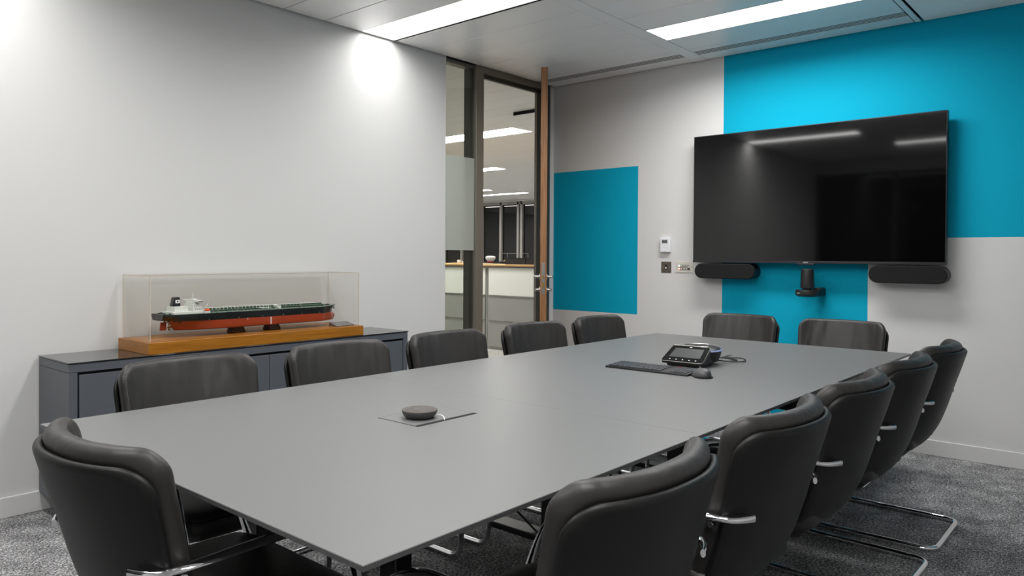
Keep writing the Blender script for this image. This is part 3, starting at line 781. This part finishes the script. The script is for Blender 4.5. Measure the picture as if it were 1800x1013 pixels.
# deck pipework
pw = MB(); pg = MB()
for k in range(7):
    yy = SYC-.026+k*.0085; stube(pg, [(1.93, yy, dz0+.008), (2.655, yy, dz0+.010)], .0016)
stube(pw, [(1.92, SYC-.012, dz0+.0215), (2.66, SYC-.012, dz0+.0215)], .0011); stube(pw, [(1.92, SYC+.012, dz0+.0215), (2.66, SYC+.012, dz0+.0215)], .0011)
for k in range(34):
    xx = 1.935+k*.0215
    if abs(xx-2.345) < .018: continue
    addb(pg, xx, xx+.0022, SYC-.034, SYC+.034, dz0, dz0+.006); addb(pg, xx, xx+.0016, SYC-.014, SYC+.014, dz0+.004, dz0+.022)
    addb(pg, xx+.004, xx+.009, SYC-.058, SYC-.052, dz0, dz0+.006); addb(pg, xx+.004, xx+.009, SYC+.052, SYC+.058, dz0, dz0+.006)
for xx in (2.225, 2.24, 2.255, 2.27): stube(pw, [(xx, SYC-.078, dz0+.010), (xx, SYC+.078, dz0+.010)], .0016)
addb(pw, 2.335, 2.356, SYC-.04, SYC+.03, dz0, dz0+.018)
pg.build('deck_piping', 'ship_green', ship); pw.build('catwalk', 'ship_white', ship)
cn = MB()
for xx, s in ((2.275, -1), (2.275, 1)):
    stube(cn, [(xx, SYC+s*.045, dz0), (xx, SYC+s*.045, dz0+.022)], .002); stube(cn, [(xx, SYC+s*.045, dz0+.022), (xx-.13, SYC+s*.045, dz0+.027)], .0011)
for xx in (1.99, 2.10, 2.40, 2.50, 2.60): stube(cn, [(xx, SYC-.02, dz0), (xx, SYC-.02, dz0+.020)], .0007)
cn.build('deck_crane', 'ship_white', ship)
ry = MB()
for s in (-1, 1):
    pts = [(hull_x(i/NU, 1), SYC+s*half_beam(i/NU, 1)*.985, deck_z(i/NU)+.0055) for i in range(2, NU-1)]
    stube(ry, pts, .0005)
    for p_ in pts[::1]: stube(ry, [(p_[0], p_[1], p_[2]-.006), p_], .0004)
ry.build('railing', 'ship_white', ship)
dg_ = MB()
for xx, yy in ((1.695,-.03),(1.70,0),(1.695,.03),(1.715,-.05),(1.715,.05),(2.66,-.03),(2.69,-.015),(2.70,.012),(2.68,.03)):
    addb(dg_, xx, xx+.010, SYC+yy-.005, SYC+yy+.005, deck_z(.05 if xx < 2 else .95)-.002, deck_z(.05 if xx < 2 else .95)+.006)
dg_.build('deck_winch', 'hull_black', ship)
an = MB(); addb(an, 2.722, 2.728, SYC-.030, SYC-.026, .895, .905); an.build('anchor', 'hull_black', hull)
for xx in (2.105, 2.322):
    MB().prism([(xx-.037-ox4, .0002), (xx+.037-ox4, .0002), (xx+.039-ox4, .008), (xx+.026-ox4, KZ-oz4), (xx-.026-ox4, KZ-oz4), (xx-.039-ox4, .008)], 1, -.030, .030).build('cradle', 'cradle', ship, bevel=.001)

# ---------------------------------------------------------------- things on the table
# speakerphone puck
pk = thing('speakerphone', 'round grey fabric speakerphone on the near cable port lid', 'speakerphone', (1.492, 1.641, TZ+.0009))
MB().lathe([(0,0),(.030,0),(.042,.003),(.0485,.010),(.0525,.019),(.0525,.0225)], 0, 0, 0, 56).build('base', 'plastic_g', pk, smooth=True)
MB().lathe([(.0525,.0225),(.052,.0245),(.048,.026),(.016,.0268),(0,.0268)], 0, 0, 0, 56).build('fabric_top', 'puck_fabric', pk, smooth=True)
MB().lathe([(0,.0274),(.0125,.0274),(.0135,.0266)], -.006, .004, 0, 30).build('button', 'plastic_g', pk)
tag(MB().tube([tuple(v) for v in smooth_path([(1.520,1.602,TZ+.010),(1.524,1.585,TZ+.011),(1.523,1.572,TZ+.008),(1.519,1.563,TZ+.001)], 6)], .0016, 8).build('speakerphone_cable', 'plastic_w', smooth=True),
    'short pale cable running from the round speakerphone into the table slot', 'cable')
# keyboard
kb = thing('keyboard', 'slim black wireless keyboard lying beside the conference phone', 'keyboard', (2.795, 1.608, TZ), math.radians(-88.5))
def kloc(): pass
KL, KD = .385, .150
MB().prism([(-KD/2, 0), (KD/2, 0), (KD/2, .012), (KD/2-.012, .015), (-KD/2+.004, .008), (-KD/2, .006)], 0, -KL/2, KL/2).build('body', 'plastic_b', kb, bevel=.001)
nkey = 0
for r_ in range(5):
    x = -KL/2+.010; widths = [1]*14 if r_ else [1.0]*14
    if r_ == 0: widths = [1.2,1.2,1.2,5.6,1.2,1.2,1.2,1.2]
    for wk in widths:
        if x+wk*.0178 > KL/2-.108+.0: break
        y = -KD/2+.016+r_*.0235; z = .0085+.0055*((y+KD/2)/KD)
        k_ = MB().box(x, x+wk*.0178-.0034, y, y+.0190, z, z+.0035)
        k_.build('key', 'key', kb); nkey += 1; x += wk*.0178
for r_ in range(5):
    for c_ in range(4):
        x = KL/2-.082+c_*.0185; y = -KD/2+.016+r_*.0235; z = .0085+.0055*((y+KD/2)/KD)
        MB().box(x, x+.0150, y, y+.0190, z, z+.0035).build('key', 'key', kb)
MB().box(KL/2-.100, KL/2-.092, KD/2-.022, KD/2-.016, .0145, .0165).build('red_key', 'red', kb)
MB().box(-KL/2+.003, KL/2-.003, -KD/2+.001, -KD/2+.010, .0068, .0082).build('front_strip', 'bezel', kb)
# mouse
mo = thing('computer_mouse', 'dark grey wireless mouse at the right end of the keyboard', 'computer mouse', (2.765, 1.370, TZ), math.radians(-48))
rings = []
for k in range(9):
    a = k/8; h_ = .031*math.sin(a*PI/2); sc_ = math.cos(a*PI/2)**.55 if a < 1 else .02
    rings.append([(.036*sc_*math.cos(2*PI*j/32)+.004*a, .056*sc_*math.sin(2*PI*j/32)-.008*a, .003+h_) for j in range(32)])
rings.insert(0, [(.034*math.cos(2*PI*j/32), .053*math.sin(2*PI*j/32), 0) for j in range(32)])
MB().grid(rings, 0, close_v=True).add(rings[-1], [list(range(32))]).build('body', 'plastic_g', mo, smooth=True, angle=60)
MB().lathe([(0,-.003),(.010,-.003),(.010,.003),(0,.003)], 0, .026, .031, 20, ax=0).xf(Matrix.Translation((0,0,-.005))).build('scroll_wheel', 'plastic_b', mo, smooth=True)
MB().prism(rrect(-.0375,.0375,-.0585,.0565,.034,8), 2, .0005, .006).build('sole', 'plastic_b', mo, smooth=True)
# conference phone: angled touch panel in front, round speaker body behind
ph = thing('conference_phone', 'black conference phone with angled touch screen and round speaker behind', 'phone', (3.02, 1.545, TZ), math.radians(-87))
# local: x to the phone's right, y away from the user
pan = MB()
W_ = .098
def panel_pt(x, s, o): # s along the slope 0 front .. .135 rear
    a = math.radians(27); return (x, -.105+s*math.cos(a)-o*math.sin(a), .016+s*math.sin(a)+o*math.cos(a))
outl = rrect(-W_, W_, 0, .128, .014, 5)
top = [panel_pt(x*(1-.10*(s_/.128)), s_, .012) for x, s_ in outl]; bot = [panel_pt(x*(1-.10*(s_/.128)), s_, 0) for x, s_ in outl]
n_ = len(outl)
pan.add(top+bot, [list(range(n_)), list(range(n_, 2*n_))[::-1]]+[[i, n_+i, n_+(i+1) % n_, (i+1) % n_] for i in range(n_)])
pan.build('touch_panel', 'gloss_b', ph, smooth=True, bevel=.0015)
tr = [panel_pt(x*(1-.10*(s_/.128)), s_, .0125) for x, s_ in rrect(-W_+.0005, W_-.0005, .0005, .1275, .0138, 5)]
MB().tube(tr, .0012, 6, closed=True)  .build('bezel_trim', 'trim_g', ph, smooth=True)
sc_o = [panel_pt(x, s_, .0127) for x, s_ in ((-.072,.036),(.072,.036),(.066,.106),(-.066,.106))]
MB().add(sc_o+[panel_pt(x, s_, .0117) for x, s_ in ((-.072,.036),(.072,.036),(.066,.106),(-.066,.106))], [[0,1,2,3],[4,7,6,5],[0,4,5,1],[1,5,6,2],[2,6,7,3],[3,7,4,0]]).build('display', 'lcd_d', ph)
for k in range(5):
    x = -.06+k*.03
    q = [panel_pt(x+a_, .018+b_, .0129) for a_, b_ in ((-.003,-.002),(.003,-.002),(.003,.002),(-.003,.002))]
    MB().add(q, [[0,1,2,3]]).build('touch_icon', 'mark_white', ph)
MB().add([panel_pt(a_, .116+b_, .0129) for a_, b_ in ((-.006,-.0018),(.006,-.0018),(.006,.0018),(-.006,.0018))], [[0,1,2,3]]).build('logo', 'mark_white', ph)
bd = MB()
prof_ = [(-.098,.006),(.02,.006),(.09,.012),(.09,.034),(.02,.064),(.0,.07),(-.098,.022)]
bd.prism([(y+.0, z) for y, z in prof_], 0, -.075, .075)
bd.build('base', 'plastic_b', ph, smooth=True, bevel=.006, angle=30)
MB().lathe([(0,.004),(.05,.004),(.080,.014),(.092,.040),(.096,.060)], 0, .085, 0, 48).build('speaker_bowl', 'plastic_b', ph, smooth=True)
MB().lathe([(.096,.060),(.100,.063),(.098,.067),(.092,.068)], 0, .085, 0, 48).build('light_ring', 'lightblue', ph, smooth=True)
MB().lathe([(.093,.068),(.086,.074),(.055,.079),(0,.081)], 0, .085, 0, 48).build('speaker_top', 'plastic_b', ph, smooth=True)
MB().tube([(.068*math.cos(a)+0, .085+.068*math.sin(a), .081) for a in [k*PI/16 for k in range(2, 30)]], .0025, 8).build('carry_ring', 'steel', ph, smooth=True)
for s in (-1, 1): MB().box(s*.06-.012, s*.06+.012, -.08, .05, 0, .007).build('foot', 'plastic_b', ph)
for k, (pts, lab) in enumerate(((((3.18,1.50,TZ+.012),(3.23,1.455,TZ+.006),(3.29,1.455,TZ+.005),(3.33,1.52,TZ+.004),(3.335,1.562,TZ+.002)), 'thick black cable from the conference phone into the far table port'),
                 (((3.17,1.47,TZ+.012),(3.21,1.425,TZ+.008),(3.27,1.41,TZ+.006),(3.37,1.46,TZ+.004),(3.375,1.562,TZ+.002)), 'thin black cable beside the thicker one behind the conference phone'))):
    tag(MB().tube([tuple(v) for v in smooth_path(pts, 6)], .0035-.001*k, 8).build('phone_cable', 'plastic_b', smooth=True), lab, 'cable')
# cables under the table
tag(MB().tube([tuple(v) for v in smooth_path([(2.50,2.12,.10),(2.50,2.0,.03),(2.42,1.85,.012),(2.30,1.70,.009),(2.22,1.55,.02),(2.2,1.45,.25),(2.2,1.42,.69)], 8)], .005, 8).build('floor_cable', 'plastic_b', smooth=True),
    'black cable drooping to the carpet beneath the conference table', 'cable')
tag(MB().tube([tuple(v) for v in smooth_path([(2.02,1.30,.70),(2.03,1.28,.45),(2.0,1.26,.2),(1.96,1.25,.02),(1.85,1.25,.006)], 8)], .0045, 8).build('floor_cable', 'plastic_b', smooth=True),
    'black cable hanging under the table between the nearest right-row chairs', 'cable')

# ---------------------------------------------------------------- open office beyond the glass
OX1, OY0, OY1 = 15.0, YL+.14, 17.0
OXN = .5
struct(MB().box(OXN, OX1+.2, YL+.1, OY1, -.1, -.001).build('floor_office', 'carpet2'))
oc = MB().box(OXN, OX1+.2, OY0, OY1, H+.03, H+.1, 1)
for k in range(48):
    x = OXN+k*.3; oc.box(x+.002, x+.298, OY0, OY1, H, H+.005, 0)
# the far side has a lowered edge over the windows
struct(oc.build('ceiling_office', ['ceil', 'ceil_line']))
struct(MB().box(XB+.12, OX1, OY0-1.4, OY0-1.28, 0, H+.1).build('wall_office_right', 'wall'))
struct(MB().box(XB+.12, OX1, OY0-1.4, OY0, -.1, -.001).build('floor_corridor', 'carpet2'))
struct(MB().box(XB+.12, OX1, OY0-1.4, OY0, H, H+.1).build('ceiling_corridor', 'ceil'))
struct(MB().box(OXN-.1, OXN, OY0, OY1, 0, H+.1).build('wall_office_near', 'wall'))
struct(MB().box(OXN, OX1, OY1, OY1+.1, 0, H+.1).build('wall_office_left', 'wall'))
# far window wall
z0w, z1w = .8, 2.60
MB_ = struct(MB().box(OX1+.1, OX1+.2, OY0-1.4, OY1, 0, z0w).build('wall_office_far', 'wall'))
struct(MB().box(OX1-.02, OX1+.2, OY0-1.4, OY1, 2.66, H+.05).build('trim_2', 'wall'))
mull = [10.2, 11.06, 11.92, 12.60, 12.72, 13.33, 14.02, 14.14, 14.8, 15.5, 16.2]
wi = struct(MB().box(OX1+.06, OX1+.07, OY0-1.4, OY1, z0w, 2.66).build('window_3', 'night'))
wf = MB()
for yy in mull: wf.box(OX1, OX1+.08, yy-.035, yy+.035, z0w, 2.66)
wf.box(OX1, OX1+.08, OY0-1.4, OY1, 2.585, 2.66); wf.box(OX1, OX1+.08, OY0-1.4, OY1, z0w, z0w+.06)
wf.build('window_frame', 'window_frame', wi)
# night-time exterior behind the glass
# office ceiling lights
OL = [((6.50,6.865,5.60,9.4), 'long ceiling light in the office, nearest beyond the glass'), ((9.24,9.55,8.36,11.5), 'second row office ceiling light beyond the glass door'),
      ((12.2,12.45,11.3,14.2), 'short ceiling light strip deep in the office'), ((13.3,13.5,11.1,16), 'farthest ceiling light strip before the dark office windows')]
for a, lab in OL: light(*a, 'diff2', lab, z=H-.004)
for a, wh in (((3.2,3.5,7.5,11), 'behind the white side wall'), ((9.3,9.6,4.4,6.6), 'behind the painted screen wall'), ((12.3,12.6,5.5,9), 'deep behind the painted screen wall'), ((6.5,6.86,11.5,14.5), 'far left over the filing cabinets'), ((9.3,9.6,13,16), 'far left deep in the office')):
    light(*a, 'diff2', 'office ceiling light strip out of view '+wh, z=H-.004)
# air-conditioning cassette on the office ceiling
ac = thing('ceiling_ac_unit', 'dark square ceiling unit in the office beyond the door', 'ceiling unit', (5.98, 4.85, H))
MB().box(-.14,.14,-.16,.16,-.03,0).build('housing', 'ceil', ac, bevel=.004)
MB().box(-.146,-.139,-.165,.165,-.034,-.0).build('slot', 'dark', ac)
# lateral filing cabinets with a long oak worktop
FX, FZ = 7.2, 1.085
def filing(y0, y1, label, top_h=(.722, .395)):
    t = thing('filing_cabinet', label, 'filing cabinet', (FX+.25, (y0+y1)/2, 0), 0, 'filing cabinets in the office')
    h2 = (y1-y0)/2
    MB().box(-.235, .25, -h2+.001, h2-.001, 0, FZ).build('carcass', 'file_grey', t)
    zz = [.035, .375, .705, FZ-.012]
    for k in range(3):
        d = MB().box(-.25, -.236, -h2+.03, h2-.03, zz[k]+.003, zz[k+1]-.012).build('drawer', 'off_white' if k == 2 else 'file_grey', t, bevel=.002)
        MB().box(-.256, -.248, -h2+.032, h2-.032, zz[k+1]-.010, zz[k+1]-.002).build('pull_rail', 'steel', d)
    return t
ed = [4.70, 5.66, 6.63, 7.60, 8.57]
labs = ['at the right, mostly hidden by the open wooden door', 'seen through the doorway, white over grey drawers', 'seen through the side pane, white over grey drawers', 'farthest left behind the white wall']
for k in range(4): filing(ed[k]+.002, ed[k+1]-.002, 'office filing cabinet '+labs[k])
tag(MB().box(FX-.02, FX+.53, 4.68, 8.6, FZ+.001, FZ+.026).build('worktop', 'oak_top', bevel=.002), 'long pale oak worktop on the office filing cabinets', 'worktop')
WZ = FZ+.026
def ctr(name, label, cat, x, y, z=WZ, grp=None): return thing(name, label, cat, (x, y, z), 0, grp)
for ya, yb, lab in ((5.72, 6.05, 'right black desk divider box on the office worktop'), (6.06, 6.40, 'left black desk divider box on the office worktop')):
    t = ctr('desk_organizer', lab, 'organizer', 7.4, (ya+yb)/2, grp='black boxes on the office worktop'); h2 = (yb-ya)/2
    q = MB().box(-.10, .10, -h2, h2, 0, .008).box(-.10, -.094, -h2, h2, .008, .085).box(.094, .10, -h2, h2, .008, .085).box(-.094, .094, -h2, -h2+.006, .008, .085).box(-.094, .094, h2-.006, h2, .008, .085)
    q.build('tray', 'plastic_b', t)
    MB().box(-.102, -.100, -h2+.01, h2-.01, .072, .08).build('rim_label', 'black', t)
def pot(x, y, z, lab):
    t = thing('bowl', lab, 'bowl', (x, y, z)); MB().lathe([(0,0),(.05,0),(.055,.022)], 0, 0, 0, 28).build('foot', 'red', t, smooth=True)
    MB().lathe([(.05,.022),(.075,.05),(.085,.08),(.078,.098),(.05,.108),(0,.11)], 0, 0, 0, 28).build('bowl_body', 'cloth_white', t, smooth=True)
# a second row of desks further back carries the small things seen over the worktop
tag(MB().box(8.8, 9.5, 6.2, 11.0, .95, 1.0).box(8.85, 9.45, 6.25, 10.95, 0, .95).build('desk_screen', 'plastic_b'), 'dark desk bank behind the office worktop', 'desk')
DZ = 1.0
pot(9.1, 8.30, 1.02+.09, 'white bowl with red foot on a dark desk in the office')
MB().box(8.98, 9.22, 8.15, 8.5, 1.0, 1.11)
tag(MB().box(8.95, 9.25, 8.12, 8.62, 1.0, 1.11).build('desk_pedestal', 'plastic_b', bevel=.003), 'black raised block under the white bowl in the office', 'block')
t = thing('display_box', 'small clear display box with tiny models in the office', 'display box', (9.1, 7.80, 1.0))
MB().box(-.1,.1,-.22,.22,0,.13).build('plinth', 'plastic_b', t)
MB().box(-.1,.1,-.22,.22,.131,.26).build('clear_cover', 'acrylic', t)
ed_ = MB()
for sx in (-.1,.1):
    for z in (.133,.26): ed_.box(sx-.003, sx+.003, -.22, .22, z-.003, z+.003)
    for sy in (-.22,.22): ed_.box(sx-.003, sx+.003, sy-.003, sy+.003, .13, .26)
ed_.build('cover_edge', 'window_frame', t)
for k in range(5): MB().box(-.03, .03, -.16+k*.08, -.13+k*.08, .131, .155+.012*(k % 2)).build('small_model', 'cloth_white' if k % 2 else 'oak_top', t)
t = thing('paper_stack', 'white papers on a black ledge in the office', 'papers', (9.1, 7.30, 1.0))
MB().box(-.12,.12,-.2,.2,0,.135).build('ledge', 'plastic_b', t); MB().box(-.1,.1,-.17,.17,.136,.15).build('paper', 'cloth_white', t)
t = thing('desk_printer', 'black desk equipment with small white panel in the office', 'printer', (9.1, 6.72, 1.0))
MB().box(-.15,.15,-.28,.28,0,.23).build('body', 'plastic_b', t, bevel=.008); MB().box(-.154,-.148,-.10,-.02,.12,.17).build('white_panel', 'cloth_white', t); MB().box(-.154,-.148,.10,.22,.19,.22).build('paper_edge', 'cloth_white', t)
t = thing('display_box', 'small clear model box on the worktop behind the side pane', 'display box', (7.45, 7.25, WZ))
MB().box(-.1,.1,-.2,.2,0,.012).build('plinth', 'oak_top', t); MB().box(-.095,.095,-.19,.19,.0125,.10).build('clear_cover', 'acrylic', t)
for k in range(4): MB().box(-.02, .02, -.15+k*.09, -.11+k*.09, .0125, .03+.02*(k % 2)).build('small_model', 'cloth_white', t)
